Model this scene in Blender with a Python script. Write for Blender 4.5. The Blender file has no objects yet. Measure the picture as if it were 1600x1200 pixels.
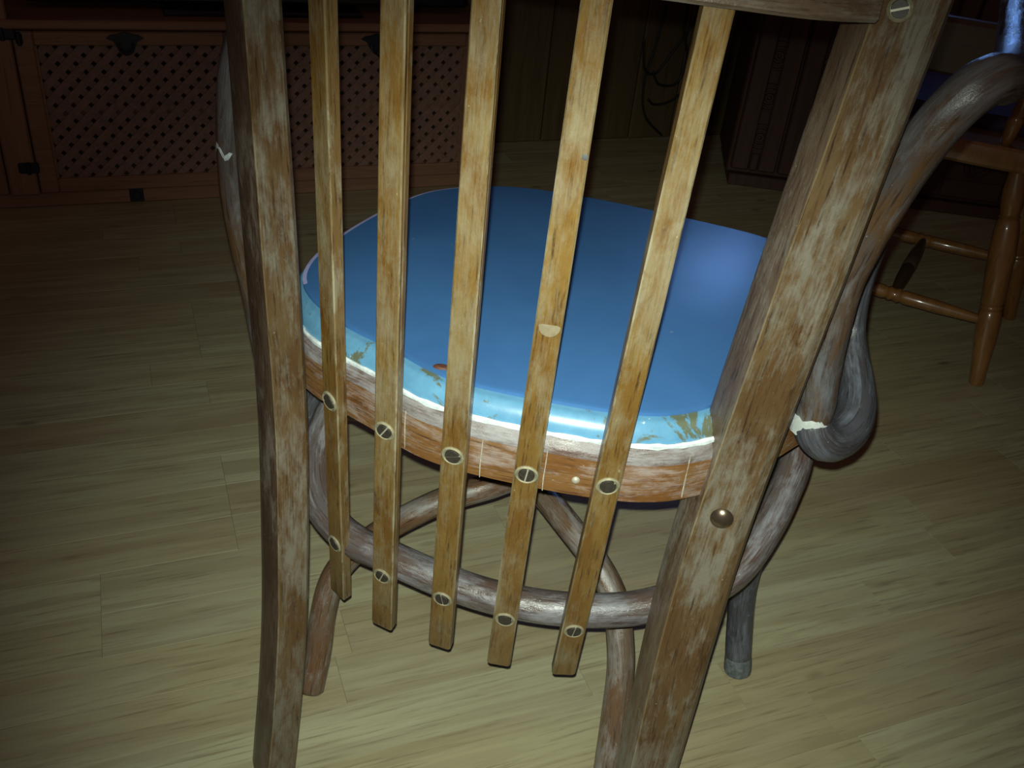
import bpy, bmesh, math, random
from mathutils import Vector, Matrix
random.seed(7)
S = bpy.context.scene
C = S.collection
V = Vector

# ------------------------------------------------------------------ camera
cd = bpy.data.cameras.new('camera'); cam = bpy.data.objects.new('camera', cd); C.objects.link(cam)
cd.sensor_fit = 'HORIZONTAL'; cd.sensor_width = 36.0; cd.lens = 36.0 * 1480 / 1600
cd.clip_start = 0.02; cd.clip_end = 50
nad = V((550 - 800, 2865 - 600, 1480)).normalized()            # straight down, seen from the camera (x right, y down, z forward)
vx = V((4800 - 800, 110 - 600, 1480)); vx = (vx - nad * vx.dot(nad)).normalized()   # along the floorboards
vz = -nad; vy = vz.cross(vx)
R_ = V((vx[0], vy[0], vz[0])); D_ = V((vx[1], vy[1], vz[1])); F_ = V((vx[2], vy[2], vz[2]))
EYE = V((0, 0, 0.85))
cam.matrix_world = Matrix(((R_.x, -D_.x, -F_.x, EYE.x), (R_.y, -D_.y, -F_.y, EYE.y), (R_.z, -D_.z, -F_.z, EYE.z), (0, 0, 0, 1)))
S.camera = cam

# ------------------------------------------------------------------ world, light, exposure
S.view_settings.view_transform = 'Standard'; S.view_settings.look = 'None'
S.view_settings.gamma = 1.0; S.view_settings.use_curve_mapping = False
S.view_settings.exposure = 0.0
w = bpy.data.worlds.new('world'); S.world = w; w.use_nodes = True
w.node_tree.nodes['Background'].inputs[0].default_value = (1.0, 0.50, 0.48, 1)
w.node_tree.nodes['Background'].inputs[1].default_value = 0.045

def area(name, loc, aim, power, size, col, sy=None):
    l = bpy.data.lights.new(name, 'AREA'); l.energy = power; l.color = col
    l.shape = 'DISK' if sy is None else 'RECTANGLE'; l.size = size
    if sy: l.size_y = sy
    o = bpy.data.objects.new(name, l); C.objects.link(o)
    o.location = loc; o.rotation_euler = (V(aim) - V(loc)).to_track_quat('-Z', 'Y').to_euler()
    return o
# the phone's own flash, just above the lens: a beam and its spill
FP = EYE - D_ * 0.014 - R_ * 0.003
fl_ = bpy.data.lights.new('flash', 'SPOT'); fl_.energy = 39; fl_.color = (0.90, 1.0, 0.88); fl_.shadow_soft_size = 0.003
fl_.spot_size = math.radians(70); fl_.spot_blend = 1.0
fo = bpy.data.objects.new('flash', fl_); C.objects.link(fo); fo.location = FP
fo.rotation_euler = (F_ * 1.0 + D_ * 0.17 + R_ * 0.05).to_track_quat('-Z', 'Y').to_euler()
area('flash_spill', FP, FP + F_, 1.1, 0.006, (0.92, 1.0, 0.88))
# weak blue area lamp out of view, added for the glare on the seat
gl_ = area('blue_glare_light', (1.74, 2.20, 1.20), (0.6, 0.75, 0.46), 0.5, 0.28, (0.20, 0.42, 1.0), 0.26)
gl_.data.spread = math.radians(75)

# ------------------------------------------------------------------ materials
def mat(name):
    m = bpy.data.materials.new(name); m.use_nodes = True
    nt = m.node_tree; return m, nt, nt.nodes['Principled BSDF']
def node(nt, typ, **kw):
    n = nt.nodes.new(typ)
    for k, v in kw.items():
        if k.startswith('i_'):
            key = k[2:]; key = int(key) if key.isdigit() else key
            n.inputs[key].default_value = v
        else: setattr(n, k, v)
    return n
def ramp(nt, src, stops):
    r = node(nt, 'ShaderNodeValToRGB'); e = r.color_ramp.elements
    while len(e) < len(stops): e.new(0.5)
    for k, (p, c) in enumerate(stops):
        e[k].position = p; e[k].color = (*c, 1) if len(c) == 3 else c
    nt.links.new(src, r.inputs[0]); return r.outputs[0]
def grey(v): return (v, v, v)
def mixc(nt, fac, a, b):
    m = node(nt, 'ShaderNodeMix', data_type='RGBA')
    for s, i in ((fac, 0), (a, 6), (b, 7)):
        if hasattr(s, 'links') or hasattr(s, 'is_output'): nt.links.new(s, m.inputs[i])
        elif i == 0: m.inputs[0].default_value = s
        else: m.inputs[i].default_value = (*s, 1)
    return m.outputs[2]
def coords(nt, kind, scale, rnd=True):
    tc = node(nt, 'ShaderNodeTexCoord'); mp = node(nt, 'ShaderNodeMapping')
    src = tc.outputs[kind]
    if rnd:
        oi = node(nt, 'ShaderNodeObjectInfo'); mu = node(nt, 'ShaderNodeMath', operation='MULTIPLY', i_1=37.0)
        nt.links.new(oi.outputs['Random'], mu.inputs[0])
        ad = node(nt, 'ShaderNodeVectorMath', operation='ADD')
        cb = node(nt, 'ShaderNodeCombineXYZ'); nt.links.new(mu.outputs[0], cb.inputs[0]); nt.links.new(mu.outputs[0], cb.inputs[1])
        nt.links.new(src, ad.inputs[0]); nt.links.new(cb.outputs[0], ad.inputs[1]); src = ad.outputs[0]
    nt.links.new(src, mp.inputs[0]); mp.inputs['Scale'].default_value = scale
    return mp.outputs[0]
def noise(nt, vec, scale, detail=4, rough=0.6, dist=0.0):
    n = node(nt, 'ShaderNodeTexNoise'); n.inputs['Scale'].default_value = scale
    n.inputs['Detail'].default_value = detail; n.inputs['Roughness'].default_value = rough; n.inputs['Distortion'].default_value = dist
    nt.links.new(vec, n.inputs['Vector']); return n.outputs['Fac']
def bump(nt, bs, src, strength, dist=0.002):
    b = node(nt, 'ShaderNodeBump'); b.inputs['Strength'].default_value = strength; b.inputs['Distance'].default_value = dist
    nt.links.new(src, b.inputs['Height']); nt.links.new(b.outputs[0], bs.inputs['Normal'])

def worn(name, base_a, base_b, dark, pale, pale_lo=0.52, pale_hi=0.68, rough=(0.3, 0.6), kind='UV', sc=(1, 1, 1), dk=(0.34, 0.47), grad=0.0):
    """half-stripped varnished wood: varnish, bare patches, sanding dust, dark grain"""
    m, nt, bs = mat(name)
    v1 = coords(nt, kind, (38 * sc[0], 11 * sc[1], 11 * sc[2])); v2 = coords(nt, kind, (420 * sc[0], 22 * sc[1], 22 * sc[2])); v3 = coords(nt, kind, (150 * sc[0], 60 * sc[1], 60 * sc[2]))
    n1 = noise(nt, v1, 1.0, 5, 0.65, 0.6); n2 = noise(nt, v2, 1.0, 5, 0.7); n3 = noise(nt, v3, 1.0, 6, 0.75, 0.4)
    v4 = coords(nt, kind, (60 * sc[0], 16 * sc[1], 16 * sc[2])); n4 = noise(nt, v4, 1.3, 6, 0.7, 0.3)
    c = mixc(nt, ramp(nt, n1, [(0.40, grey(0)), (0.60, grey(1))]), base_a, base_b)
    c = mixc(nt, ramp(nt, n2, [(dk[0], grey(1)), (dk[1], grey(0))]), c, dark)
    ma = node(nt, 'ShaderNodeMath', operation='ADD'); nt.links.new(n4, ma.inputs[0])
    mb = node(nt, 'ShaderNodeMath', operation='MULTIPLY_ADD', i_1=0.45, i_2=-0.22); nt.links.new(n3, mb.inputs[0]); nt.links.new(mb.outputs[0], ma.inputs[1])
    src = ma.outputs[0]
    if grad:                                                    # more pale patches towards one end
        tc = node(nt, 'ShaderNodeTexCoord'); sp = node(nt, 'ShaderNodeSeparateXYZ'); nt.links.new(tc.outputs['UV'], sp.inputs[0])
        mg = node(nt, 'ShaderNodeMath', operation='MULTIPLY_ADD', i_1=grad, i_2=-grad * 0.3); nt.links.new(sp.outputs[1], mg.inputs[0])
        m2 = node(nt, 'ShaderNodeMath', operation='ADD'); nt.links.new(src, m2.inputs[0]); nt.links.new(mg.outputs[0], m2.inputs[1]); src = m2.outputs[0]
    v7 = coords(nt, kind, (16 * sc[0], 7 * sc[1], 7 * sc[2])); n7 = noise(nt, v7, 1.0, 3, 0.55, 0.5)
    m7 = node(nt, 'ShaderNodeMath', operation='MULTIPLY_ADD', i_1=0.9, i_2=-0.45); nt.links.new(n7, m7.inputs[0])
    m8 = node(nt, 'ShaderNodeMath', operation='ADD'); nt.links.new(src, m8.inputs[0]); nt.links.new(m7.outputs[0], m8.inputs[1]); src = m8.outputs[0]
    v6 = coords(nt, kind, (700 * sc[0], 30 * sc[1], 30 * sc[2])); n6 = noise(nt, v6, 1.0, 3, 0.6)
    ms = node(nt, 'ShaderNodeMath', operation='MULTIPLY_ADD', i_1=0.42, i_2=-0.21); nt.links.new(n6, ms.inputs[0])
    m3 = node(nt, 'ShaderNodeMath', operation='ADD'); nt.links.new(src, m3.inputs[0]); nt.links.new(ms.outputs[0], m3.inputs[1]); src = m3.outputs[0]
    pm = ramp(nt, src, [(pale_lo, grey(0)), (pale_hi, grey(0.85))])
    c = mixc(nt, pm, c, pale)
    v5 = coords(nt, kind, (300 * sc[0], 160 * sc[1], 160 * sc[2])); n5 = noise(nt, v5, 1.0, 3, 0.6)
    c = mixc(nt, ramp(nt, n5, [(0.70, grey(0)), (0.74, grey(0.8))]), c, (min(1, pale[0] * 1.5), min(1, pale[1] * 1.5), min(1, pale[2] * 1.4)))
    nt.links.new(c, bs.inputs['Base Color'])
    rr = node(nt, 'ShaderNodeMapRange'); rr.inputs['To Min'].default_value = rough[0]; rr.inputs['To Max'].default_value = rough[1]
    nt.links.new(pm, rr.inputs['Value']); nt.links.new(rr.outputs[0], bs.inputs['Roughness'])
    bump(nt, bs, n3, 0.5, 0.0015)
    return m
M = {}
M['slat'] = worn('worn_varnished_slat', (0.140, 0.068, 0.014), (0.180, 0.108, 0.028), (0.050, 0.023, 0.008), (0.225, 0.190, 0.115), 0.44, 0.80, grad=0.34)
M['slat_edge'] = worn('rubbed_slat_arris', (0.16, 0.11, 0.045), (0.22, 0.165, 0.085), (0.06, 0.03, 0.01), (0.33, 0.29, 0.19), 0.5, 0.7)
M['slat_side'] = worn('slat_side_varnish', (0.14, 0.075, 0.022), (0.18, 0.11, 0.04), (0.05, 0.025, 0.01), (0.24, 0.20, 0.13), 0.55, 0.75)
M['post'] = worn('worn_dark_post', (0.080, 0.042, 0.017), (0.102, 0.064, 0.029), (0.030, 0.016, 0.010), (0.152, 0.137, 0.104), 0.45, 0.70, (0.32, 0.6))
M['post_side'] = worn('dark_varnish_shaded_post_side', (0.050, 0.028, 0.017), (0.075, 0.050, 0.032), (0.022, 0.012, 0.009), (0.15, 0.125, 0.10), 0.52, 0.78, (0.3, 0.55))  # dark old varnish, with the unlit side's shade put into the colour
M['inner_side'] = worn('greyed_inner_post_face', (0.085, 0.050, 0.028), (0.120, 0.085, 0.055), (0.035, 0.019, 0.012), (0.19, 0.17, 0.14), 0.48, 0.74, (0.35, 0.6))
M['rim'] = worn('worn_varnished_rim', (0.150, 0.064, 0.018), (0.185, 0.095, 0.034), (0.060, 0.026, 0.014), (0.29, 0.23, 0.20), 0.52, 0.74)
M['rim_top'] = worn('dusty_rim_shoulder', (0.11, 0.066, 0.05), (0.15, 0.12, 0.11), (0.06, 0.035, 0.027), (0.29, 0.28, 0.285), 0.42, 0.68)
M['rod'] = worn('dusty_grey_bentwood', (0.042, 0.038, 0.040), (0.056, 0.057, 0.066), (0.020, 0.017, 0.019), (0.125, 0.138, 0.165), 0.46, 0.74, (0.26, 0.5))
M['hoop'] = worn('dusty_brown_grey_hoop', (0.090, 0.058, 0.046), (0.100, 0.084, 0.080), (0.038, 0.023, 0.021), (0.23, 0.23, 0.245), 0.44, 0.72, (0.20, 0.45))
M['bow'] = worn('brown_bentwood', (0.120, 0.060, 0.028), (0.125, 0.088, 0.060), (0.045, 0.022, 0.015), (0.22, 0.205, 0.19), 0.52, 0.76, (0.22, 0.5))
M['arm'] = worn('brown_grey_armrest', (0.085, 0.046, 0.020), (0.066, 0.056, 0.052), (0.030, 0.020, 0.016), (0.135, 0.137, 0.145), 0.44, 0.74, (0.20, 0.42))

def simple(name, col, rough=0.5, metal=0.0, var=0.0, kind='Object', scale=40, bmp=0.0, coat=0.0):
    m, nt, bs = mat(name)
    bs.inputs['Roughness'].default_value = rough; bs.inputs['Metallic'].default_value = metal
    bs.inputs['Coat Weight'].default_value = coat; bs.inputs['Coat Roughness'].default_value = 0.12
    v = coords(nt, kind, (1, 1, 1)); n = noise(nt, v, scale, 5, 0.65)
    lo = tuple(x * (1 - var) for x in col); hi = tuple(min(1, x * (1 + var)) for x in col)
    nt.links.new(ramp(nt, n, [(0.3, lo), (0.7, hi)]), bs.inputs['Base Color'])
    if bmp: bump(nt, bs, n, bmp, 0.001)
    return m
# painted seat
def seat_paint():
    m, nt, bs = mat('blue_seat_paint')
    v = coords(nt, 'Object', (1, 1, 1), False)
    n1 = noise(nt, v, 9, 5, 0.6, 0.5); n2 = noise(nt, v, 160, 3, 0.6); n3 = noise(nt, v, 70, 2, 0.5)
    c = ramp(nt, n1, [(0.3, (0.042, 0.130, 0.315)), (0.7, (0.054, 0.160, 0.37))])
    c = mixc(nt, ramp(nt, n3, [(0.77, grey(0)), (0.79, grey(0.6))]), c, (0.25, 0.30, 0.38))
    nt.links.new(c, bs.inputs['Base Color']); bs.inputs['Roughness'].default_value = 0.36
    bump(nt, bs, n2, 0.10, 0.001); return m
def band_paint():
    m, nt, bs = mat('light_blue_seat_edge_paint')
    v = coords(nt, 'Object', (1, 1, 1), False)
    n1 = noise(nt, v, 22, 5, 0.65, 0.8); n2 = noise(nt, v, 90, 4, 0.6)
    c = ramp(nt, n2, [(0.3, (0.095, 0.25, 0.40)), (0.7, (0.125, 0.31, 0.47))])
    chip = ramp(nt, n1, [(0.565, grey(0)), (0.60, grey(1))])
    c = mixc(nt, chip, c, (0.115, 0.130, 0.080))
    c = mixc(nt, ramp(nt, n2, [(0.70, grey(0)), (0.73, grey(0.8))]), c, (0.6, 0.65, 0.65))
    nt.links.new(c, bs.inputs['Base Color']); bs.inputs['Roughness'].default_value = 0.3
    bump(nt, bs, n1, 0.2, 0.001); return m
M['seat'] = seat_paint(); M['band'] = band_paint()
M['seat_edge'] = simple('pale_violet_board_edge', (0.36, 0.36, 0.62), 0.6, 0, 0.2)
M['filler'] = simple('white_filler', (0.62, 0.68, 0.68), 0.5, 0, 0.35, scale=120, bmp=0.5)
M['tip'] = simple('dusty_leg_tip', (0.095, 0.106, 0.11), 0.7, 0, 0.6, scale=160, bmp=0.5)
M['chip'] = simple('bare_white_chip', (0.80, 0.84, 0.80), 0.6, 0, 0.12, scale=200, bmp=0.4)
M['plug'] = simple('pale_plug', (0.17, 0.135, 0.075), 0.6, 0, 0.2, scale=200)
M['plug_line'] = simple('cream_filler', (0.36, 0.34, 0.27), 0.6, 0, 0.4, scale=300)
M['knot'] = simple('red_brown_chip', (0.10, 0.035, 0.018), 0.6, 0, 0.3)
M['brass'] = simple('dull_brass', (0.30, 0.27, 0.17), 0.62, 0.35, 0.3, scale=300)
M['screw_head'] = simple('tarnished_screw_head', (0.035, 0.028, 0.020), 0.6, 0.1, 0.4, scale=400)
M['slot'] = simple('bright_slot_metal', (0.40, 0.37, 0.29), 0.55, 0.3, 0.2)
M['bolt'] = simple('steel_bolt_cap', (0.22, 0.17, 0.12), 0.25, 0.9, 0.3, scale=150)
M['iron'] = simple('black_iron', (0.016, 0.018, 0.026), 0.45, 0.3, 0.3)
M['black'] = simple('black_gloss_plastic', (0.010, 0.011, 0.016), 0.12, 0, 0.1)
M['cable'] = simple('black_cable_rubber', (0.012, 0.012, 0.014), 0.5, 0, 0.1)
M['dark'] = simple('dark_cabinet_interior', (0.035, 0.022, 0.016), 0.85, 0, 0.3)
M['cushion'] = simple('dark_violet_fabric', (0.045, 0.03, 0.07), 0.9, 0, 0.3, scale=200, bmp=0.4)

def pine(name, a, b, dk, grain=(3, 60, 60), rough=0.5, coat=0.0):
    m, nt, bs = mat(name)
    v = coords(nt, 'Object', grain); v2 = coords(nt, 'Object', tuple(g * 4 for g in grain))
    n1 = noise(nt, v, 1, 5, 0.6, 0.8); n2 = noise(nt, v2, 1, 4, 0.7)
    c = mixc(nt, ramp(nt, n1, [(0.35, grey(0)), (0.65, grey(1))]), a, b)
    c = mixc(nt, ramp(nt, n2, [(0.32, grey(0.7)), (0.45, grey(0))]), c, dk)
    nt.links.new(c, bs.inputs['Base Color']); bs.inputs['Roughness'].default_value = rough
    bs.inputs['Coat Weight'].default_value = coat; bs.inputs['Coat Roughness'].default_value = 0.1
    bump(nt, bs, n2, 0.15, 0.001); return m
M['pine_x'] = pine('waxed_pine_along', (0.215, 0.108, 0.062), (0.275, 0.14, 0.08), (0.115, 0.055, 0.032))
M['pine_z'] = pine('waxed_pine_upright', (0.215, 0.108, 0.062), (0.275, 0.14, 0.08), (0.115, 0.055, 0.032), (60, 60, 3))
M['lattice'] = pine('pine_lattice', (0.19, 0.108, 0.080), (0.25, 0.14, 0.102), (0.125, 0.066, 0.048), (40, 40, 40))
M['board'] = pine('wall_board', (0.095, 0.064, 0.028), (0.125, 0.086, 0.038), (0.05, 0.032, 0.015), (40, 40, 2))
M['carved'] = pine('dark_carved_wood', (0.050, 0.021, 0.015), (0.07, 0.030, 0.02), (0.025, 0.011, 0.008), (50, 50, 3))
M['honey'] = pine('honey_varnished_pine', (0.20, 0.092, 0.024), (0.26, 0.125, 0.036), (0.12, 0.05, 0.014), (50, 50, 5), 0.35, 0.9)
M['dark_honey'] = pine('dark_varnished_pine', (0.055, 0.030, 0.016), (0.07, 0.038, 0.02), (0.03, 0.016, 0.009), (4, 50, 50), 0.5, 0.2)

def oak():
    m, nt, bs = mat('oak_stave')
    v = coords(nt, 'Object', (2.2, 38, 38)); v2 = coords(nt, 'Object', (9, 240, 240)); v3 = coords(nt, 'Object', (2.5, 6, 6))
    n1 = noise(nt, v, 1, 6, 0.62, 1.2); n2 = noise(nt, v2, 1, 4, 0.7); n3 = noise(nt, v3, 1.5, 3, 0.5)
    oi = node(nt, 'ShaderNodeObjectInfo')
    base = ramp(nt, oi.outputs['Random'], [(0.0, (0.345, 0.292, 0.165)), (0.4, (0.380, 0.345, 0.195)), (0.75, (0.400, 0.378, 0.232)), (1.0, (0.350, 0.300, 0.168))])
    c = mixc(nt, ramp(nt, n1, [(0.42, grey(0.55)), (0.60, grey(0))]), base, (0.245, 0.195, 0.105))
    c = mixc(nt, ramp(nt, n2, [(0.34, grey(0.55)), (0.46, grey(0))]), c, (0.15, 0.105, 0.060))
    c = mixc(nt, ramp(nt, n3, [(0.5, grey(0)), (0.8, grey(0.35))]), c, (0.42, 0.41, 0.29))
    v4 = coords(nt, 'Object', (5.5, 15, 15)); vo = node(nt, 'ShaderNodeTexVoronoi'); vo.inputs['Scale'].default_value = 1.0; nt.links.new(v4, vo.inputs['Vector'])
    c = mixc(nt, ramp(nt, vo.outputs['Distance'], [(0.03, grey(0.6)), (0.11, grey(0))]), c, (0.085, 0.05, 0.028))
    nt.links.new(c, bs.inputs['Base Color']); bs.inputs['Roughness'].default_value = 0.48
    bs.inputs['Specular IOR Level'].default_value = 0.35
    bump(nt, bs, n2, 0.12, 0.0006); return m
M['oak'] = oak()
M['joint'] = simple('floor_joint', (0.06, 0.04, 0.02), 0.8, 0, 0.2)

# ------------------------------------------------------------------ mesh helpers
def finish(name, bm, m, parent=None, ang=32, loc=None, rot=None):
    bmesh.ops.recalc_face_normals(bm, faces=bm.faces[:])
    me = bpy.data.meshes.new(name)
    for f in bm.faces: f.smooth = True
    bm.to_mesh(me); bm.free()
    me.set_sharp_from_angle(angle=math.radians(ang))
    for x in (m if isinstance(m, (list, tuple)) else [m]): me.materials.append(M[x])
    return link(name, me, parent, loc, rot)
def link(name, me, parent=None, loc=None, rot=None):
    o = bpy.data.objects.new(name, me); C.objects.link(o)
    if parent is not None: o.parent = parent
    if loc is not None: o.location = loc
    if rot is not None: o.rotation_euler = rot
    return o
def thing(name, label, cat, loc=(0, 0, 0), rz=0.0, group=None):
    o = bpy.data.objects.new(name, None); C.objects.link(o); o.empty_display_size = 0.1
    o.location = loc; o.rotation_euler = (0, 0, rz)
    o['label'] = label; o['category'] = cat
    if group: o['group'] = group
    return o
def structure(o): o['kind'] = 'structure'; return o
def catmull(pts, n, closed=False):
    P = [V(p) for p in pts]; N = len(P); out = []
    segs = N if closed else N - 1
    for i in range(segs):
        if closed: a, b, c, d = P[(i - 1) % N], P[i], P[(i + 1) % N], P[(i + 2) % N]
        else: a, b, c, d = P[max(i - 1, 0)], P[i], P[i + 1], P[min(i + 2, N - 1)]
        for k in range(n):
            t = k / n
            out.append(0.5 * ((2 * b) + (c - a) * t + (2 * a - 5 * b + 4 * c - d) * t * t + (3 * b - a - 3 * c + d) * t ** 3))
    if not closed: out.append(P[-1].copy())
    return out
def circle(r, n=14): return [(r * math.cos(2 * math.pi * k / n), r * math.sin(2 * math.pi * k / n)) for k in range(n)]
def sweep_into(bm, path, sec, scales=None, a0=None, b0=None, closed=False, caps=True, mi=0, mis=None):
    """carry a section along a path; UV.x runs round it and UV.y along it, in metres"""
    uvl = bm.loops.layers.uv.verify(); n = len(path); k = len(sec); rings = []; fr = None; L = [0.0]
    for i in range(1, n): L.append(L[-1] + (path[i] - path[i - 1]).length)
    per = [0.0]
    for j in range(k): per.append(per[-1] + (V(sec[(j + 1) % k]) - V(sec[j])).length)
    for i in range(n):
        if closed: t = path[(i + 1) % n] - path[i - 1]
        else: t = path[min(i + 1, n - 1)] - path[max(i - 1, 0)]
        t.normalize()
        if a0 is not None:
            A = V(a0); A = (A - t * A.dot(t)).normalized(); B = V(b0); B = B - t * B.dot(t) - A * B.dot(A); B.normalize()
        else:
            if fr is None:
                h = V((0, 0, 1)) if abs(t.z) < 0.8 else V((1, 0, 0)); A = (h - t * h.dot(t)).normalized()
            else: A = (fr - t * fr.dot(t)).normalized()
            fr = A; B = t.cross(A)
        sa, sb = (1, 1) if scales is None else (scales[i] if isinstance(scales[i], tuple) else (scales[i], scales[i]))
        rings.append([bm.verts.new(path[i] + A * (p[0] * sa) + B * (p[1] * sb)) for p in sec])
    def face(vs, uvs):
        f = bm.faces.new(vs); f.material_index = mi
        for l, u in zip(f.loops, uvs): l[uvl].uv = u
    for i in range(n if closed else n - 1):
        i2 = (i + 1) % n; l2 = L[i2] if i2 else L[i] + (path[0] - path[-1]).length
        for j in range(k):
            j2 = (j + 1) % k
            if mis: mi = mis[j]
            face((rings[i][j], rings[i][j2], rings[i2][j2], rings[i2][j]), ((per[j], L[i]), (per[j + 1], L[i]), (per[j + 1], l2), (per[j], l2)))
    if caps and not closed:
        face(rings[0][::-1], [(p[0], p[1]) for p in sec[::-1]]); face(rings[-1], [(p[0], p[1] + 0.3) for p in sec])
def sweep(name, path, sec, m, parent=None, ang=32, **kw):
    bm = bmesh.new(); sweep_into(bm, path, sec, **kw); return finish(name, bm, m, parent, ang)
def rod(name, pts, r, m, parent, sub=6, n=14, radii=None, closed=False, flat=1.0):
    path = catmull(pts, sub, closed); N = len(path)
    def rad(u):
        if radii is None: return 1.0
        x = u * (len(radii) - 1); i = min(int(x), len(radii) - 2); return radii[i] + (radii[i + 1] - radii[i]) * (x - i)
    sc = [(rad(i / (N - 1)), rad(i / (N - 1)) * flat) for i in range(N)]
    if not closed:                                             # slightly rounded ends
        d0 = (path[1] - path[0]).normalized(); d1 = (path[-1] - path[-2]).normalized()
        path = [path[0] - d0 * r * 0.25] + path + [path[-1] + d1 * r * 0.25]
        sc = [(sc[0][0] * .75, sc[0][1] * .75)] + sc + [(sc[-1][0] * .75, sc[-1][1] * .75)]
    return sweep(name, path, circle(r, n), m, parent, 50, scales=sc, closed=closed)
def box_into(bm, lo, hi, bev=0.0, mi=0, mtx=None):
    t = bmesh.new(); bmesh.ops.create_cube(t, size=1)
    for v in t.verts: v.co = V([lo[i] + (v.co[i] + 0.5) * (hi[i] - lo[i]) for i in range(3)])
    if bev: bmesh.ops.bevel(t, geom=t.edges[:], offset=bev, segments=1, affect='EDGES', profile=0.5)
    vm = {}
    for v in t.verts: vm[v] = bm.verts.new(mtx @ v.co if mtx else v.co)
    for f in t.faces:
        g = bm.faces.new([vm[v] for v in f.verts]); g.material_index = mi
    t.free()
def box(name, lo, hi, m, parent=None, bev=0.002, loc=None, rot=None):
    bm = bmesh.new(); box_into(bm, lo, hi, bev); return finish(name, bm, m, parent, 32, loc, rot)
def lathe_into(bm, prof, mtx, n=20, mi=0):
    """prof: (radius, height) pairs about the matrix's z axis"""
    rings = []
    for r, h in prof:
        rings.append([bm.verts.new(mtx @ V((r * math.cos(2 * math.pi * k / n), r * math.sin(2 * math.pi * k / n), h))) for k in range(n)] if r > 1e-6 else [bm.verts.new(mtx @ V((0, 0, h)))])
    for a, b in zip(rings, rings[1:]):
        for k in range(n):
            k2 = (k + 1) % n
            if len(a) == 1 and len(b) == 1: continue
            vs = [a[0], b[k2], b[k]] if len(a) == 1 else ([a[k], a[k2], b[0]] if len(b) == 1 else [a[k], a[k2], b[k2], b[k]])
            bm.faces.new(vs).material_index = mi
def frame_to(n, loc, roll=0.0):
    q = V(n).normalized().to_track_quat('Z', 'Y')
    return Matrix.Translation(V(loc)) @ q.to_matrix().to_4x4() @ Matrix.Rotation(roll, 4, 'Z')

# ------------------------------------------------------------------ the setting
fl = structure(box('floor', (-1.6, -0.8, -0.05), (2.9, 2.38, -0.010), 'joint', None, 0))
SW = 0.066
lens = [0.34, 0.42, 0.50, 0.58, 0.66]
def stave_bm(L):
    bm = bmesh.new(); box_into(bm, (-L / 2 + .0001, -SW / 2 + .0001, -0.010), (L / 2 - .0001, SW / 2 - .0001, 0.0), 0.0002); return bm
stave_me = []
for L in lens:
    bm = stave_bm(L); me = bpy.data.meshes.new('plank')
    bmesh.ops.recalc_face_normals(bm, faces=bm.faces[:]); bm.to_mesh(me); bm.free(); me.materials.append(M['oak']); stave_me.append(me)
rest = bmesh.new(); y = -0.8 + SW / 2; row = 0; count = 0
def seen(x, y):                                                # inside what the photograph shows of the floor
    return y > 0.33 and y < 2.36 and -0.36 - 0.05 * y < x < 0.75 + 0.75 * y
while y < 2.38:
    rr = random.Random(100 + row); x = -1.6
    while x < 2.9:
        k = rr.randrange(len(lens)); L = lens[k]
        if x + L > 2.9: break
        cx = x + L / 2
        if any(seen(cx + s * L / 2, y) for s in (-1, 0, 1)) and count < 296:
            link('plank', stave_me[k], fl, (cx, y, 0)); count += 1
        else: box_into(rest, (x + .0003, y - SW / 2 + .0003, -0.010), (x + L - .0003, y + SW / 2 - .0003, 0))
        x += L
    y += SW; row += 1
rs = finish('plank', rest, 'oak', fl); rs['kind'] = 'stuff'

wb = structure(box('wall_back', (-1.6, 2.33, 0), (2.9, 2.40, 2.4), 'dark', None, 0))
bm = bmesh.new(); box_into(bm, (-0.066, -0.009, 0.0), (0.066, 0.009, 2.38), 0.004)
bo = finish('board', bm, 'board', wb, 32, (0.70, 2.321, 0.0))
for k in range(1, 16): link('board', bo.data, wb, (0.70 + k * 0.134, 2.321, 0.0))
structure(box('wall_right', (2.9, -0.8, 0), (2.97, 2.40, 2.4), 'board', None, 0))

# ------------------------------------------------------------------ the bentwood armchair
CH = thing('armchair', 'worn bentwood armchair with blue seat and half-stripped brown slatted back', 'chair', (0.357, 0.68, 0), math.radians(-31))
TR = math.tan(math.radians(9))
def bez(a, b, n): return [a.lerp(b, i / n) for i in range(n + 1)]

# seat outline (x = chair's right, y = chair's front)
OUT = [(-.238, -.06), (-.233, .03), (-.200, .137), (-.165, .186), (-.101, .219), (-.015, .223), (.094, .208), (.179, .187), (.222, .14), (.237, .06),
       (.220, -.03), (.185, -.085), (.148, -.128), (.112, -.165), (.069, -.184), (-.002, -.188), (-.077, -.181), (-.130, -.155), (-.197, -.118)]
OUTC = catmull([(x, y, 0) for x, y in OUT], 8, True)
def offset(d_rear, d_else=None, smooth=True):
    n = len(OUTC); res = []
    for i in range(n):
        t = (OUTC[(i + 1) % n] - OUTC[i - 1]).normalized(); nn = V((t.y, -t.x, 0))
        if nn.dot(OUTC[i] - V((0, .02, 0))) < 0: nn = -nn
        f = max(0.0, min(1.0, (-OUTC[i].y - 0.02) / 0.10)); d = d_rear if d_else is None else d_else + (d_rear - d_else) * f
        res.append(OUTC[i] + nn * d)
    return res
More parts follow.
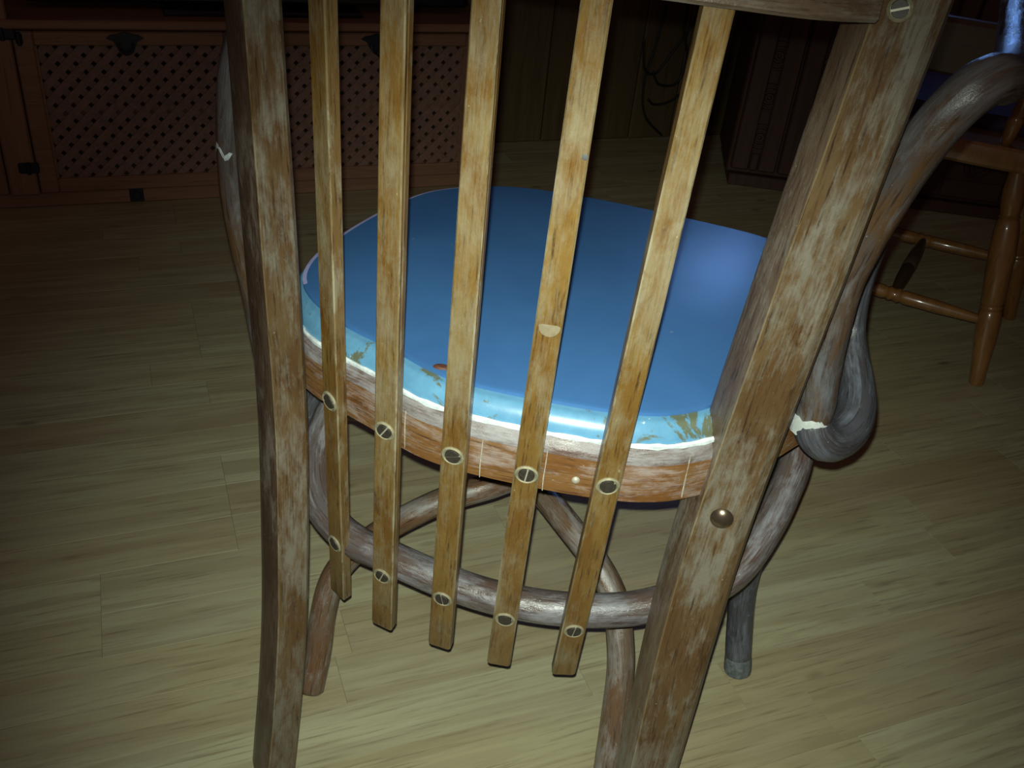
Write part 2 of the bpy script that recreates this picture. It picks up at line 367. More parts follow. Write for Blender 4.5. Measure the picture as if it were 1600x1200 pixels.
def loft(name, rings, m, parent, cap_top=False, cap_bot=False, loop=False, mis=None):
    bm = bmesh.new(); uvl = bm.loops.layers.uv.verify()
    R = [[bm.verts.new((p.x, p.y, z)) for p in pts] for pts, z in rings]; n = len(R[0]); k = len(R)
    cum = [0.0]
    for i in range(n): cum.append(cum[-1] + (R[0][(i + 1) % n].co - R[0][i].co).length)
    h = [0.0]
    for i in range(1, k + 1): h.append(h[-1] + (R[i % k][0].co - R[i - 1][0].co).length)
    for i in range(k if loop else k - 1):
        for j in range(n):
            j2 = (j + 1) % n; i2 = (i + 1) % k
            f = bm.faces.new((R[i][j], R[i][j2], R[i2][j2], R[i2][j]))
            if mis: f.material_index = mis[i]
            for l, u in zip(f.loops, ((h[i], cum[j]), (h[i], cum[j + 1]), (h[i + 1], cum[j + 1]), (h[i + 1], cum[j]))): l[uvl].uv = u
    if cap_top: bm.faces.new(R[-1])
    if cap_bot: bm.faces.new(R[0][::-1])
    return finish(name, bm, m, parent, 40)
loft('seat_frame', [(offset(.014), .391), (offset(.018), .394), (offset(.018), .4285), (offset(.0155), .4365), (offset(.010), .4415), (offset(-.012), .4415), (offset(-.016), .391)], ['rim', 'rim_top'], CH, loop=True, mis=[0, 0, 1, 1, 1, 0, 0])
o = loft('seat_board', [(offset(.011, .006), .4418), (offset(.010, .005), .448), (offset(.004, .002), .4565), (offset(.001, .000), .4580), (offset(-.010), .4580), (offset(-.012), .4418)], 'band', CH, loop=True)
o['label'] = 'light blue painted edge with olive chips where paint is missing'
o = loft('seat_panel', [(offset(-.004, .0005), .4583), (offset(-.004, .0005), .4612), (offset(-.007, -.0035), .4622)], ['seat', 'seat_edge'], CH, cap_top=True, cap_bot=True, mis=[0, 0])
for f in o.data.polygons:
    c = f.center
    if f.area < .01 and c.x < -.13 and -.075 < c.y < .21: f.material_index = 1
o['label'] = 'dusky blue painted seat top with a pale violet edge'
bm = bmesh.new(); rb = random.Random(3)
pth = [V((p.x, p.y, .4425)) for p in offset(.0125, .008)]
sweep_into(bm, pth, circle(.0022, 6), scales=[0.65 + rb.random() * 0.75 for _ in pth], closed=True)
o = finish('filler_bead', bm, 'filler', CH); o['label'] = 'ragged white filler line round the seat'
bm = bmesh.new()                                                # red-brown chip at the board's rear edge
lathe_into(bm, [(0, .0016), (.004, .0014), (.006, 0)], Matrix.Translation((-.084, -.168, .462)) @ Matrix.Diagonal((1.3, .7, 1, 1)), 10)
o = finish('paint_chip', bm, 'knot', CH); o['label'] = 'small red-brown chip on the blue seat'

# rear posts
CE = V((.044, -.767, .85))
def nearer(p, k): return CE + (V(p) - CE) * k
def post(up, dn, sec, a, wts, side, mis):
    pts = [nearer(p, .955) for p in dn + up]
    pts = [pts[0] + (pts[0] - pts[1]) * (pts[0].z / (pts[1].z - pts[0].z))] + pts; path = catmull(pts, 5); N = len(path); sc = []
    for i in range(N):
        x = i / (N - 1) * (len(wts) - 1); k = min(int(x), len(wts) - 2); s = wts[k] + (wts[k + 1] - wts[k]) * (x - k); sc.append((s, s))
    return sweep('rear_post', path, sec, ['post', side, 'slat_edge'], CH, 24, scales=sc, a0=a, b0=(a[1], -a[0], 0), mis=mis)
lu = [(-.2130 + .0145 * (z - .42) / .30, -.168 - TR * (z - .42), z) for z in (.42, .52, .62, .72, .82, .90)]
ld = [(-.2195, -.208, 0.0), (-.2150, -.2015, .066), (-.2110, -.193, .149), (-.2095, -.186, .225), (-.2105, -.174, .340)]
wl = .0345
lsec = [(-.62 * wl, -.022), (-.58 * wl, -.012), (-.235 * wl, .0085), (-.205 * wl, .0095), (.44 * wl, .0045), (.49 * wl, .001), (.50 * wl, -.012), (.42 * wl, -.024), (-.55 * wl, -.026)]
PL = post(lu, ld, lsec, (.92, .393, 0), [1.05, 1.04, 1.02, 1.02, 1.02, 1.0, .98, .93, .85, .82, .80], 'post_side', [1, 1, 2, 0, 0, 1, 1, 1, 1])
ru = [(.1490 + .010 * (z - .42) / .34, -.142 - TR * (z - .42), z) for z in (.42, .52, .62, .72, .82, .90)]
rd = [(.1400, -.183, 0.0), (.1400, -.1765, .054), (.1400, -.168, .139), (.1400, -.160, .217), (.1425, -.150, .315)]
wr = .0535
rsec = [(-.50 * wr, -.012), (-.47 * wr, -.007), (-.205 * wr, .0112), (-.185 * wr, .0122), (.42 * wr, .0085), (.53 * wr, .004), (.57 * wr, -.004), (.52 * wr, -.018), (-.40 * wr, -.022)]
PR = post(ru, rd, rsec, (.985, -.173, 0), [.90, .93, .98, 1.02, 1.04, 1.02, 1.0, .96, .90, .86, .84], 'inner_side', [1, 1, 2, 0, 0, 0, 1, 1, 1])

# slats
def screw(loc, n, parent, roll, name='screw', r=1.0):
    bm = bmesh.new(); Mx = frame_to(n, loc, roll)
    lathe_into(bm, [(.0090 * r, 0), (.0089 * r, .0010), (.0078 * r, .0018), (.0068 * r, .0012), (.0066 * r, .0004), (0, .0004)], Mx, 20, 0)
    for s in (-1, 1):                                           # two halves of the head either side of the slot
        pr = []
        for k in range(11):
            t = math.pi * k / 10; pr.append((.0060 * r * math.cos(t), s * (.0006 + .0056 * r * math.sin(t))))
        top = [bm.verts.new(Mx @ V((x * .93, yy * .95, .0022))) for x, yy in pr]; bot = [bm.verts.new(Mx @ V((x, yy, .0006))) for x, yy in pr]
        bm.faces.new(top).material_index = 1
        for k in range(11):
            k2 = (k + 1) % 11; bm.faces.new((top[k], top[k2], bot[k2], bot[k])).material_index = 1
    box_into(bm, (-.0062 * r, -.0007, .0005), (.0062 * r, .0007, .0011), 0, 2, Mx)
    return finish(name, bm, ['brass', 'screw_head', 'slot'], parent, 30)
SL = [(-.1853, .0423, -.1743, 34, True), (-.1342, .0413, -.1981, 14, True), (-.0735, .0301, -.2126, 6, True), (-.0166, .0278, -.2182, -3, False), (.0429, .0264, -.2139, -12, False)]
zend = [.161, .156, .163, .162, .162]
upz = [.4195, .4195, .4195, .4195, .4195]; loz = [.241, .237, .240, .236, .234]
rolls = [(0.2, 0.3), (1.0, 1.2), (0.35, 1.75), (1.45, 0.2), (0.75, 1.45)]
for i, (r0, r1, f0, an, notch) in enumerate(SL):
    an = math.radians(an); n = V((-math.sin(an), -math.cos(an), 0)); a = V((math.cos(an), -math.sin(an), 0))
    W, T, e = .0180, .0100, .0010
    sec = [(-W / 2 + e, -T / 2), (W / 2 - e, -T / 2), (W / 2, -T / 2 + e)]
    if notch: sec += [(W / 2, .0004), (W / 2 - .0016, .0010), (W / 2, .0018)]
    sec += [(W / 2, T / 2 - e), (W / 2 - e, T / 2), (-W / 2 + e, T / 2), (-W / 2, T / 2 - e), (-W / 2, -T / 2 + e)]
    cs = math.cos(an)
    wr_ = (1.0 if i else 1.0)
    P = lambda z: V((r0 + r1 * z, f0 - TR * (z - .42), z))
    zs = [zend[i], zend[i] + .003] + [zend[i] + .003 + (.775 - zend[i] - .003) * k / 8 for k in range(1, 9)]
    path = [P(z) for z in zs]
    sc = [((1.20 - .32 * (z - .16) / .6) * (.86 if k == 0 else 1.0), .8 if k == 0 else 1.0) for k, z in enumerate(zs)]
    k_ = len(sec); ms_ = [0] * k_
    for q in range(k_):
        (x0, y0_), (x1, y1_) = sec[q], sec[(q + 1) % k_]
        if abs(x0 - x1) < 1e-5 or abs(x0 - x1) > .0012 and abs(x0 - x1) < .003: ms_[q] = 2
        if abs(abs(x0 - x1) - e) < 1e-5 and y0_ + y1_ > 0: ms_[q] = 1
    so = sweep('slat', path, sec, ['slat', 'slat_edge', 'slat_side'], CH, 28, scales=sc, a0=a, b0=n, mis=ms_)
    tn = (P(.7) - P(.2)).normalized(); nn = (n - tn * n.dot(tn)).normalized()
    for z, ro in ((upz[i], rolls[i][0]), (loz[i], rolls[i][1])):
        screw(P(z) + nn * (T / 2 - .0002), nn, so, ro)

RIMC = offset(.0182)
for dx, z0, z1 in ((.0955 - .142, .393, .431), (.0080, .393, .432), (.0415, .398, .430), (.1125, .396, .436), (-.1080, .396, .431)):
    i = min((k for k in range(len(RIMC)) if RIMC[k].y < 0), key=lambda k: abs(RIMC[k].x - dx)); p = RIMC[i]; t = (RIMC[i + 1] - RIMC[i - 1]).normalized()
    sweep('filler_streak', [p + V((0, 0, z)) + V((.0004 * math.sin(z * 400), 0, 0)) for z in (z0, z0 + .012, z0 + .024, z1)], [(-.0006, -.0005), (.0006, -.0005), (.0004, .0002), (-.0004, .0002)], 'plug_line', CH, a0=t, b0=(0, -1, 0), scales=[.6, 1, .8, .7])
bm = bmesh.new(); lathe_into(bm, [(.0072, -.001), (.0070, .0002), (.0050, .0005), (0, .0005)], frame_to((.05, -.98, .17), (-.0166 + .0278 * .556 + .001, -.2182 - TR * .136 - .0050, .556)), 14)
o = finish('wood_plug', bm, 'plug', CH); o['label'] = 'pale round filled plug in a slat'
bm = bmesh.new(); lathe_into(bm, [(.0019, -.001), (.0018, .0003), (0, .0004)], frame_to((.05, -.98, .17), (-.0166 + .0278 * .675 + .0065, -.2182 - TR * .255 - .0050, .675)), 10)
o = finish('nail_hole', bm, 'cable', CH); o['label'] = 'small black nail hole'

# back rail between the posts, crest rail above it
def rail(name, zc, hh, th, extra, pts):
    path = catmull(pts, 6)
    sec = [(-hh + .002, -th), (hh - .002, -th), (hh, -th + .002), (hh, th - .002), (hh - .002, th), (-hh + .002, th), (-hh, th - .002), (-hh, -th + .002)]
    bm = bmesh.new(); uv = bm.loops.layers.uv.verify()
    sweep_into(bm, path, sec, a0=(0, 0.1, 1), b0=(0, -1, 0.1)); return finish(name, bm, 'inner_side', CH, 28)
rail('back_rail', .791, .028, .009, 0, [(-.196, -.236, .791), (-.150, -.246, .791), (-.100, -.260, .791), (-.050, -.271, .791), (.006, -.275, .791), (.064, -.270, .790), (.105, -.258, .788), (.137, -.240, .787)])
rail('crest_rail', .905, .032, .011, 0, [(-.215, -.232, .915), (-.150, -.262, .925), (-.08, -.285, .930), (.0, -.292, .930), (.08, -.275, .925), (.130, -.245, .918), (.172, -.210, .910)])

# bolts and screws on the right post
nr = V((-.173, -.985, 0)).normalized()
bm = bmesh.new(); lathe_into(bm, [(.0098, -.002), (.0098, .0012), (.0088, .0028), (.006, .0048), (.003, .0058), (0, .0061)], frame_to(nr + V((0, 0, .12)), nearer((.1535, -.137, .359), .955) + nr * .0175), 20)
o = finish('bolt', bm, 'bolt', PR, 40); o['label'] = 'domed steel bolt head'
screw(nearer((.1615, -.196, .761), .955) + nr * .0105, nr + V((0, 0, .15)), PR, .35, r=.72)
bm = bmesh.new(); lathe_into(bm, [(.0032, 0), (.0026, .0010), (.0012, .0016), (0, .0018)], frame_to((.1, -1, .1), (.031, -.2062, .4085)), 12)
o = finish('nail', bm, 'slot', CH, 40)

# front legs
ef = [(.245, .020, 0.004), (.236, .030, .056), (.229, .042, .106), (.229, .052, .155), (.232, .064, .203), (.236, .074, .243), (.236, .086, .290), (.226, .098, .340), (.206, .104, .395)]
FR = rod('front_leg', ef, .0152, 'rod', CH, radii=[1.0, .98, 1.0, 1.02, 1.04, 1.05, 1.05])
o = rod('leg_tip', [(.2455, .0195, .001), (.2440, .0206, .010), (.2420, .0228, .021)], .0156, 'tip', FR, radii=[1, 1.01, .97]); o['label'] = 'dusty grey-white foot of the leg'
FLP = [(-.277, -.012, .004), (-.282, -.006, .054), (-.283, -.003, .13), (-.279, .002, .19), (-.268, .006, .25), (-.252, .009, .30), (-.225, .013, .35), (-.200, .015, .395)]
rod('front_leg', FLP, .0152, 'rod', CH, radii=[1.0, .98, 1.0, 1.02, 1.04, 1.05, 1.05])
# hoop that carries the slats' lower ends and rises under the seat to the front
hoop = [nearer(p, 1.032) for p in [(-.150, .075, .390), (-.196, .010, .352), (-.212, -.050, .320), (-.2145, -.094, .293), (-.200, -.129, .271), (-.177, -.148, .260), (-.152, -.158, .254), (-.127, -.162, .251), (-.096, -.168, .247), (-.066, -.173, .244), (-.030, -.177, .242),
        (.010, -.178, .242), (.049, -.175, .244), (.082, -.169, .247), (.108, -.161, .251), (.140, -.148, .260), (.166, -.134, .267), (.186, -.114, .279), (.205, -.080, .299), (.217, -.050, .316), (.226, -.018, .336), (.226, .030, .365), (.205, .075, .392)]]
rod('hoop_stretcher', hoop, .0158, 'hoop', CH, sub=5)
# crossed bows between the legs
bow1 = [(-.2135, -.132, .004), (-.213, -.109, .036), (-.215, -.087, .072), (-.211, -.067, .106), (-.195, -.051, .132), (-.171, -.037, .154), (-.140, -.024, .177), (-.103, -.008, .197), (-.064, .010, .208), (-.035, .030, .212), (.06, .072, .228), (.15, .085, .252), (.215, .082, .272)]
rod('bow_stretcher', bow1, .0140, 'bow', CH, flat=1.15)
bow2 = [(.1090, -.168, .003), (.1065, -.134, .061), (.1040, -.108, .102), (.0975, -.090, .131), (.0865, -.068, .158), (.0610, -.044, .182), (.0225, -.012, .200), (-.0035, .015, .206), (-.045, .050, .222), (-.12, .062, .240), (-.20, .040, .258), (-.255, .010, .272)]
rod('bow_stretcher', bow2, .0140, 'bow', CH, flat=1.15)

# right arm: climbs the post, bends out and forward; its support loops at the seat and rises beside it
armr = [(0.2027, -0.1221, 0.445), (0.202, -0.1245, 0.4617), (0.1978, -0.1302, 0.4826), (0.193, -0.1356, 0.5189), (0.1885, -0.1438, 0.5695), (0.1906, -0.1484, 0.6009), (0.1949, -0.1535, 0.6311), (0.2015, -0.159, 0.664), (0.2107, -0.164, 0.6952), (0.2221, -0.1649, 0.7155),
        (0.2327, -0.1592, 0.7222), (0.2471, -0.137, 0.7186), (0.2669, -0.0837, 0.7137), (0.2875, -0.0076, 0.716), (0.3091, 0.084, 0.7234), (0.3325, 0.1926, 0.7381)]
AR = rod('armrest', armr, .0150, 'arm', CH, sub=6, radii=[.98, .97, .98, 1.0, 1.0, 1.0, .97, .95])
supr = [(0.2027, -0.1221, 0.445), (0.2066, -0.1261, 0.4363), (0.2171, -0.1234, 0.4274), (0.23, -0.1114, 0.4249), (0.2406, -0.0947, 0.4302), (0.2443, -0.0763, 0.4391), (0.2426, -0.0547, 0.4505), (0.2377, -0.0335, 0.4654), (0.2334, -0.0208, 0.4857), (0.2312, -0.0139, 0.5242), (0.2338, -0.0172, 0.5828), (0.2413, -0.0241, 0.6259), (0.2536, -0.0244, 0.66), (0.2716, -0.0181, 0.6845), (0.2897, 0.0073, 0.7016)]
rod('arm_support', supr, .0150, 'rod', CH, sub=6, radii=[.98, 1.02, 1.1, 1.15, 1.05, .95, .85, .8, .8, .8, .8, .8])
bm = bmesh.new(); ctr = V((.2027, -.1221, .445)); ax = V((-.10, -.02, 1)).normalized()
rb = random.Random(5); K = 14; lo_, hi_ = [], []
for k in range(K):
    t = math.radians(-200 + 165 * k / (K - 1)); d = V((math.cos(t), math.sin(t), 0)); d = (d - ax * d.dot(ax)).normalized()
    th = .0058 + rb.random() * .0034; th *= min(1, k / 2, (K - 1 - k) / 3) * .9 + .1
    lo_.append(bm.verts.new(ctr + d * .01585 - ax * th)); hi_.append(bm.verts.new(ctr + d * .01565 + ax * th))
for k in range(K - 1): bm.faces.new((lo_[k], lo_[k + 1], hi_[k + 1], hi_[k]))
bmesh.ops.solidify(bm, geom=bm.faces[:], thickness=.0007)
o = finish('bare_patch', bm, 'chip', AR); o['label'] = 'bright white chipped patch at the foot of the right arm'
# left arm
arml = [(-0.2376, -0.1332, 0.4024), (-0.236, -0.1427, 0.4335), (-0.2366, -0.1473, 0.4688), (-0.2372, -0.1533, 0.5055), (-0.2397, -0.158, 0.5392), (-0.2403, -0.1637, 0.5766), (-0.2369, -0.1699, 0.6123), (-0.2313, -0.1757, 0.6501), (-0.2311, -0.1657, 0.6728), (-0.2408, -0.1292, 0.6845), (-0.2622, -0.0669, 0.6919), (-0.29, 0.0071, 0.7)]
AL = rod('armrest', arml, .0145, 'arm', CH, sub=6, radii=[.8, .9, 1.0, 1.0, 1.0, 1.0, .95])
bm = bmesh.new(); ctr = V((-.2371, -.1698, .611)); ax = V((-.05, .1, 1)).normalized(); lo_, hi_ = [], []
for k in range(9):
    t = math.radians(-145 + 85 * k / 8); d = V((math.cos(t), math.sin(t), 0)); d = (d - ax * d.dot(ax)).normalized(); u = .004 * math.sin(k * 1.1)
    lo_.append(bm.verts.new(ctr + d * .0149 + ax * (u - .0016))); hi_.append(bm.verts.new(ctr + d * .0149 + ax * (u + .0018 + .001 * (k % 2))))
for k in range(8): bm.faces.new((lo_[k], lo_[k + 1], hi_[k + 1], hi_[k]))
bmesh.ops.solidify(bm, geom=bm.faces[:], thickness=.0007)
o = finish('bare_patch', bm, 'filler', AL); o['label'] = 'whitish crack of flaked paint on the left arm'
supl = [(-0.2376, -0.1332, 0.4024), (-0.2400, -0.1143, 0.393), (-0.2450, -0.0965, 0.401), (-0.2480, -0.0891, 0.4294), (-0.2500, -0.0848, 0.4761), (-0.2540, -0.0792, 0.5247), (-0.2560, -0.0821, 0.5753), (-0.2560, -0.083, 0.619), (-0.2580, -0.0785, 0.686)]
rod('arm_support', supl, .0130, 'rod', CH, sub=6, radii=[.8, .9, .9, .85, .8, .8])
# ------------------------------------------------------------------ lattice cabinet against the back wall
YF = 2.03                                                       # front plane of its doors
CB = thing('cabinet', 'pine wall cabinet with lattice doors and black iron handles', 'cabinet', (0.25, YF, 0))
CX = 0.25
def cbx(name, x0, x1, y0, y1, z0, z1, m, parent=CB, bev=.003): return box(name, (x0 - CX, y0 - YF, z0), (x1 - CX, y1 - YF, z1), m, parent, bev)
cbx('plinth', -.80, .765, YF + .004, YF + .022, 0, .030, 'pine_x')
cbx('base_board', -.80, .765, YF + .02, 2.31, .030, .046, 'pine_x')
cbx('top_board', -.80, .775, YF - .012, 2.31, .357, .374, 'pine_x')
cbx('side_panel', .745, .765, YF + .02, 2.31, 0, .357, 'pine_z')
cbx('side_panel', -.80, -.78, YF + .02, 2.31, 0, .357, 'pine_z')
cbx('back_panel', -.78, .745, 2.295, 2.31, .046, .357, 'dark', bev=0)
cbx('middle_shelf', -.78, .745, YF + .035, 2.29, .172, .190, 'pine_x')
cbx('upright', -.245, -.192, YF - .006, YF + .020, .030, 1.30, 'pine_z')
cbx('upright', .233, .262, YF + .001, YF + .020, .030, .357, 'pine_z')
cbx('upright', .742, .775, YF - .006, YF + .020, .374, 1.30, 'pine_z')
cbx('upper_back_panel', -.80, .775, 2.295, 2.31, .374, 1.30, 'dark', bev=0)
def clip_poly(poly, lo, hi):
    for ax, lim, sgn in ((0, lo[0], 1), (0, hi[0], -1), (1, lo[1], 1), (1, hi[1], -1)):
        out = []
        for i in range(len(poly)):
            p, q = poly[i - 1], poly[i]; dp, dq = sgn * (p[ax] - lim), sgn * (q[ax] - lim)
            if (dp >= 0) != (dq >= 0):
                t = dp / (dp - dq); out.append((p[0] + (q[0] - p[0]) * t, p[1] + (q[1] - p[1]) * t))
            if dq >= 0: out.append(q)
        poly = out
        if not poly: return []
    return poly
def prism(name, poly, y0, y1, m, parent, loc=None):
    bm = bmesh.new(); a = [bm.verts.new((x, y0, z)) for x, z in poly]; b = [bm.verts.new((x, y1, z)) for x, z in poly]
    bm.faces.new(a); bm.faces.new(b[::-1]); n = len(poly)
    for i in range(n): bm.faces.new((a[i], a[(i + 1) % n], b[(i + 1) % n], b[i]))
    return finish(name, bm, m, parent, 32, loc)
def handle(parent, x, z, y=-.001):
    out = [(-.034, .014), (-.026, .020), (-.014, .022), (0, .026), (.014, .022), (.026, .020), (.034, .014), (.022, .008), (.016, -.004), (.010, -.010), (0, -.013), (-.010, -.010), (-.016, -.004), (-.022, .008)]
    bm = bmesh.new(); a = [bm.verts.new((x + p, y - .003, z + q)) for p, q in out]; b = [bm.verts.new((x + p, y + .001, z + q)) for p, q in out]
    bm.faces.new(a); bm.faces.new(b[::-1]); n = len(out)
    for i in range(n): bm.faces.new((a[i], a[(i + 1) % n], b[(i + 1) % n], b[i]))
    drop = catmull([(x - .013, y - .006, z + .006), (x - .012, y - .010, z - .006), (x, y - .011, z - .014), (x + .012, y - .010, z - .006), (x + .013, y - .006, z + .006)], 4)
    sweep_into(bm, drop, circle(.0028, 8)); finish('drop_handle', bm, 'iron', parent, 40)
def lattice_door(x0, x1, lx0, lx1, hx, lz0=.060, lz1=.325):
    z0, z1 = .031, .352; bm = bmesh.new()
    for a, b, c, d in ((x0, lx0, z0, z1), (lx1, x1, z0, z1), (lx0, lx1, z0, lz0), (lx0, lx1, lz1, z1)):
        box_into(bm, (a - CX, 0, c), (b - CX, .020, d), .0025)
    for a, b, c, d in ((lx0 - .003, lx0 + .004, lz0, lz1), (lx1 - .004, lx1 + .003, lz0, lz1)): box_into(bm, (a - CX, .004, c), (b - CX, .012, d), .001)
    dr = finish('door', bm, 'pine_x', CB)
    P_ = .0322; h = .0148 * .5 * math.sqrt(.5)
    for sgn, y0, y1 in ((1, .0065, .0095), (-1, .0098, .0128)):
        c = lx0 - .4
        while c < lx1 + .4:
            zm = (lz0 + lz1) / 2; q = []
            for u, s in ((-.4, -1), (.4, -1), (.4, 1), (-.4, 1)):
                q.append((c + u - s * h * sgn, zm + sgn * u + s * h))
            pl = clip_poly(q, (lx0, lz0), (lx1, lz1))
            if len(pl) > 2: prism('lattice_slat', [(x - CX, z) for x, z in pl], y0, y1, 'lattice', dr)
            c += P_
    handle(dr, hx - CX, .326); return dr
d1 = lattice_door(-.190, .231, -.155, .192, .007)
d2 = lattice_door(.264, .742, .300, .705, .505)
bm = bmesh.new(); box_into(bm, (-.016, -.004, -.001), (.012, .001, .028), .002); box_into(bm, (-.010, -.008, .006), (.007, -.003, .022), .002)
finish('latch', bm, 'iron', CB, 32, (-.007 - CX, 0.004, .004 + .0))
# solid door to the left, with its iron hinges on the upright
bm = bmesh.new()
for a, b, c, d in ((-.66, -.60, .031, .352), (-.30, -.248, .031, .352), (-.60, -.30, .031, .075), (-.60, -.30, .305, .352)): box_into(bm, (a - CX, 0, c), (b - CX, .020, d), .0025)
box_into(bm, (-.602 - CX, .008, .073), (-.298 - CX, .014, .307), 0)
d3 = finish('door', bm, 'pine_z', CB); d3['label'] = 'solid panelled door'
def hinge(x, z, wd):
    bm = bmesh.new(); box_into(bm, (x - CX - wd / 2, -.010, z - .011), (x - CX + wd / 2, -.0055, z + .011), .003)
    lathe_into(bm, [(0, -.012), (.004, -.012), (.004, .012), (0, .012)], Matrix.Translation((x - CX, -.0105, z)), 10); finish('hinge', bm, 'iron', CB)
hinge(-.203, .089, .038); hinge(-.205, .349, .046); hinge(-.190 + .012, .340, .012)

# television in the niche above it
TV = thing('television', 'black flat television standing on the lattice cabinet', 'television', (0.283, 2.14, .374))
box('stand_foot', (-.20, -.08, 0), (.20, .08, .010), 'black', TV, .003)
box('stand_neck', (-.05, .005, .010), (.05, .035, .060), 'black', TV, .003)
box('casing', (-.450, -.030, .013), (.450, .030, .55), 'black', TV, .006)
box('screen', (-.425, -.0325, .060), (.425, -.0295, .525), 'black', TV, .001)

# ------------------------------------------------------------------ dark carved sideboard in the corner
SB = thing('sideboard', 'dark carved wooden sideboard standing in the far right corner', 'cabinet', (1.40, 1.955, 0), math.radians(-28))
SBW = .98
box('body', (0, .02, .03), (SBW, .30, .85), 'carved', SB, .004)
box('plinth', (.01, .008, 0), (SBW - .01, .29, .03), 'carved', SB, .002)
box('top', (-.012, -.014, .85), (SBW + .012, .315, .88), 'carved', SB, .006)
def carved_door(x0, x1):
    bm = bmesh.new(); z0, z1 = .045, .83; s = .045
    for a, b, c, d in ((x0, x0 + s, z0, z1), (x1 - s, x1, z0, z1), (x0 + s, x1 - s, z0, z0 + s), (x0 + s, x1 - s, z1 - s, z1)): box_into(bm, (a, 0, c), (b, .020, d), .004)
    box_into(bm, (x0 + s - .002, .009, z0 + s - .002), (x1 - s + .002, .016, z1 - s + .002), 0)
    d = finish('door', bm, 'carved', SB)
    cx = (x0 + x1) / 2; z = .13
    while z < .8:
        bm = bmesh.new()
        for r, t in ((.032, .005), (.020, .005), (.008, .006)):
            ring = [V((cx + r * math.cos(2 * math.pi * k / 18), .008, z + r * math.sin(2 * math.pi * k / 18))) for k in range(18)]
            sweep_into(bm, ring, circle(t * .7, 6), closed=True)
        finish('rosette', bm, 'carved', d, 60); z += .10
carved_door(.008, .120); carved_door(.126, .238)
x = .244
while x < SBW - .1: carved_door(x, x + .236); x += .242

# ------------------------------------------------------------------ cables on the wall
def cable(label, pts, r=.0035):
    o = rod('cable', pts, r, 'cable', None, sub=8, n=8); o['label'] = label; o['category'] = 'cable'; o['group'] = 'loose cables by the back wall'
cable('black cable hanging in a long loop nearest the pale board', [(1.36, 2.296, .52), (1.345, 2.296, .36), (1.33, 2.296, .25), (1.315, 2.296, .16), (1.335, 2.296, .07), (1.40, 2.296, .012)])
cable('black cable slanting down to the left across the wall boards', [(1.50, 2.281, .46), (1.43, 2.281, .33), (1.37, 2.281, .235), (1.335, 2.281, .19), (1.30, 2.281, .205), (1.285, 2.281, .28)])
cable('black cable bowing right across the wall boards', [(1.395, 2.266, .45), (1.39, 2.266, .32), (1.415, 2.266, .24), (1.40, 2.266, .17), (1.345, 2.266, .165), (1.32, 2.266, .20)])
cable('black cable lying lowest, sagging just above the floor', [(1.52, 2.251, .30), (1.46, 2.251, .20), (1.39, 2.251, .13), (1.335, 2.251, .115), (1.31, 2.251, .13)])

# ------------------------------------------------------------------ turned pine chair at the right
a = math.radians(-45); e1 = V((math.cos(a), math.sin(a), 0)); e2 = V((-math.sin(a), math.cos(a), 0))
A = V((1.357, 1.012, 0))
TC = thing('spindle_chair', 'honey varnished pine chair with turned legs at the right', 'chair', A - e1 * .18 + e2 * .16, a)
def turned(name, p, q, prof, m, parent, n=14):
    p, q = V(p), V(q); path, sc = [], []
    for u, r in prof: path.append(p.lerp(q, u)); sc.append(r)
    return sweep(name, path, circle(1.0, n), m, parent, 40, scales=sc)
LEGP = [(0, .011), (.01, .013), (.10, .0145), (.22, .0185), (.30, .0200), (.345, .0185), (.352, .0165), (.358, .0185), (.366, .0185), (.372, .0165), (.380, .0185), (.48, .0205), (.60, .0215), (.70, .020), (.74, .0175), (.748, .0150), (.756, .0180), (.765, .0150), (.80, .0175), (.86, .0185), (.93, .014), (1, .014)]
near = [(.18, -.16), (-.18, -.16)]; far = [(.235, .165), (-.16, .16)]
tops = {(.18, -.16): (.115, -.105), (-.18, -.16): (-.13, -.105), (.235, .165): (.14, .11), (-.16, .16): (-.12, .11)}
for x, y in near + far: turned('leg', (x, y, 0), (*tops[(x, y)], .392), LEGP, 'honey', TC)
STP = [(0, .007), (.03, .0075), (.25, .0115), (.44, .0125), (.46, .0105), (.475, .0135), (.50, .0105), (.525, .0135), (.54, .0105), (.56, .0125), (.75, .0115), (.97, .0075), (1, .007)]
def along(k, z): b = V((*k, 0)); t = V((*tops[k], .392)); return b.lerp(t, z / .392)
turned('stretcher', along(near[1], .125), along(near[0], .115), STP, 'honey', TC)
turned('stretcher', along(far[1], .125), along(far[0], .125), STP, 'honey', TC)
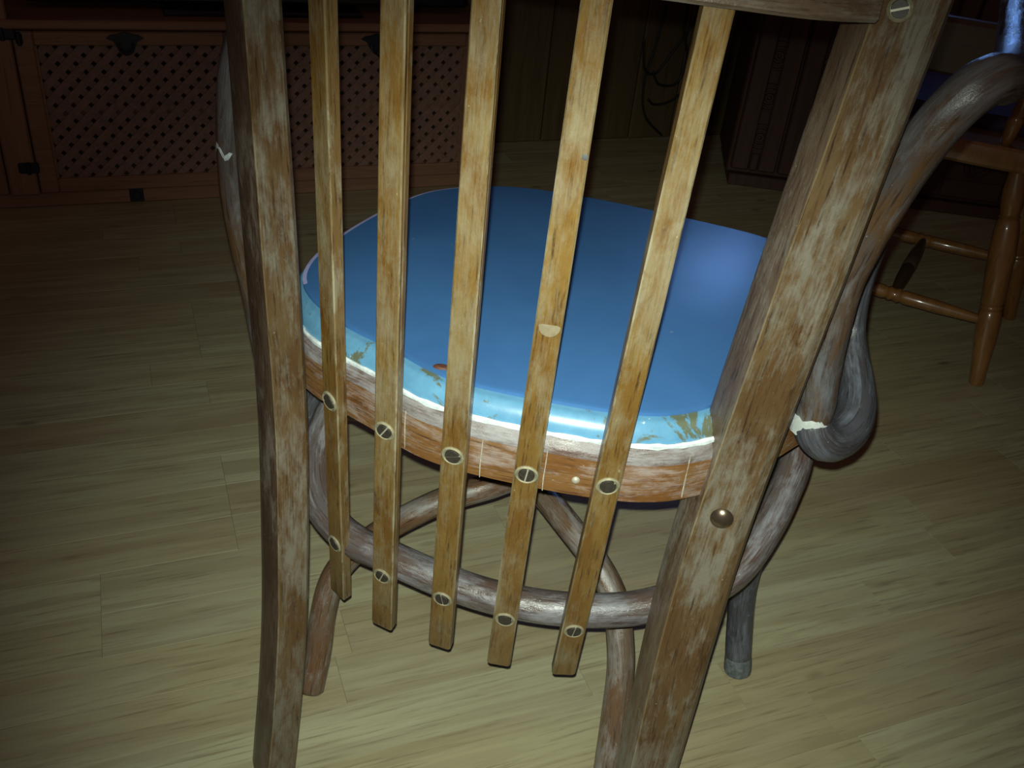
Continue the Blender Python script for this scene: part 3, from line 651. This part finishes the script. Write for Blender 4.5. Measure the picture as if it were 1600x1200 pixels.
turned('stretcher', along(near[0], .120).lerp(along(near[1], .120), .5), along(far[0], .125).lerp(along(far[1], .125), .5), STP, 'dark_honey', TC)
bm = bmesh.new()
ring = [(-.20, -.165), (-.10, -.185), (0, -.19), (.10, -.185), (.20, -.165), (.215, -.05), (.215, .10), (.18, .18), (0, .20), (-.18, .18), (-.215, .10), (-.215, -.05)]
rc = catmull([(x, y, 0) for x, y in ring], 5, True); lv = []
for z, k in ((.385, .965), (.390, .99), (.405, 1.0), (.418, .99), (.422, .97)): lv.append([bm.verts.new((p.x * k, p.y * k, z)) for p in rc])
for p, q in zip(lv, lv[1:]):
    for k in range(len(p)): k2 = (k + 1) % len(p); bm.faces.new((p[k], p[k2], q[k2], q[k]))
bm.faces.new(lv[-1]); bm.faces.new(lv[0][::-1]); finish('seat', bm, 'honey', TC, 35)
bm = bmesh.new(); lv = []
for z, k in ((.4225, .86), (.430, .90), (.440, .90), (.448, .86)): lv.append([bm.verts.new((p.x * k, p.y * k * .82 + .035, z)) for p in rc])
for p, q in zip(lv, lv[1:]):
    for k in range(len(p)): k2 = (k + 1) % len(p); bm.faces.new((p[k], p[k2], q[k2], q[k]))
bm.faces.new(lv[-1]); bm.faces.new(lv[0][::-1])
o = finish('cushion', bm, 'cushion', TC, 35); o['label'] = 'dark violet seat cushion'
SPP = [(0, .007), (.1, .010), (.45, .0125), (.5, .009), (.55, .0125), (.9, .010), (1, .007)]
for x in (-.16, -.08, 0, .08, .16):
    turned('spindle', (x, -.162, .420), (x * 1.06, -.185, .520), SPP, 'honey', TC, 10)
for s in (-1, 1): turned('back_post', (s * .185, -.155, .418), (s * .205, -.225, .86), [(0, .010), (.05, .014), (.22, .017), (.24, .013), (.26, .017), (.6, .016), (.97, .013), (1, .006)], 'honey', TC)
box('back_board', (-.19, -.010, 0), (.19, .010, .085), 'dark_honey', TC, .006, (0, -.192, .515), (.16, 0, 0))
box('crest_board', (-.215, -.011, 0), (.215, .011, .075), 'dark_honey', TC, .008, (0, -.222, .80), (.16, 0, 0))
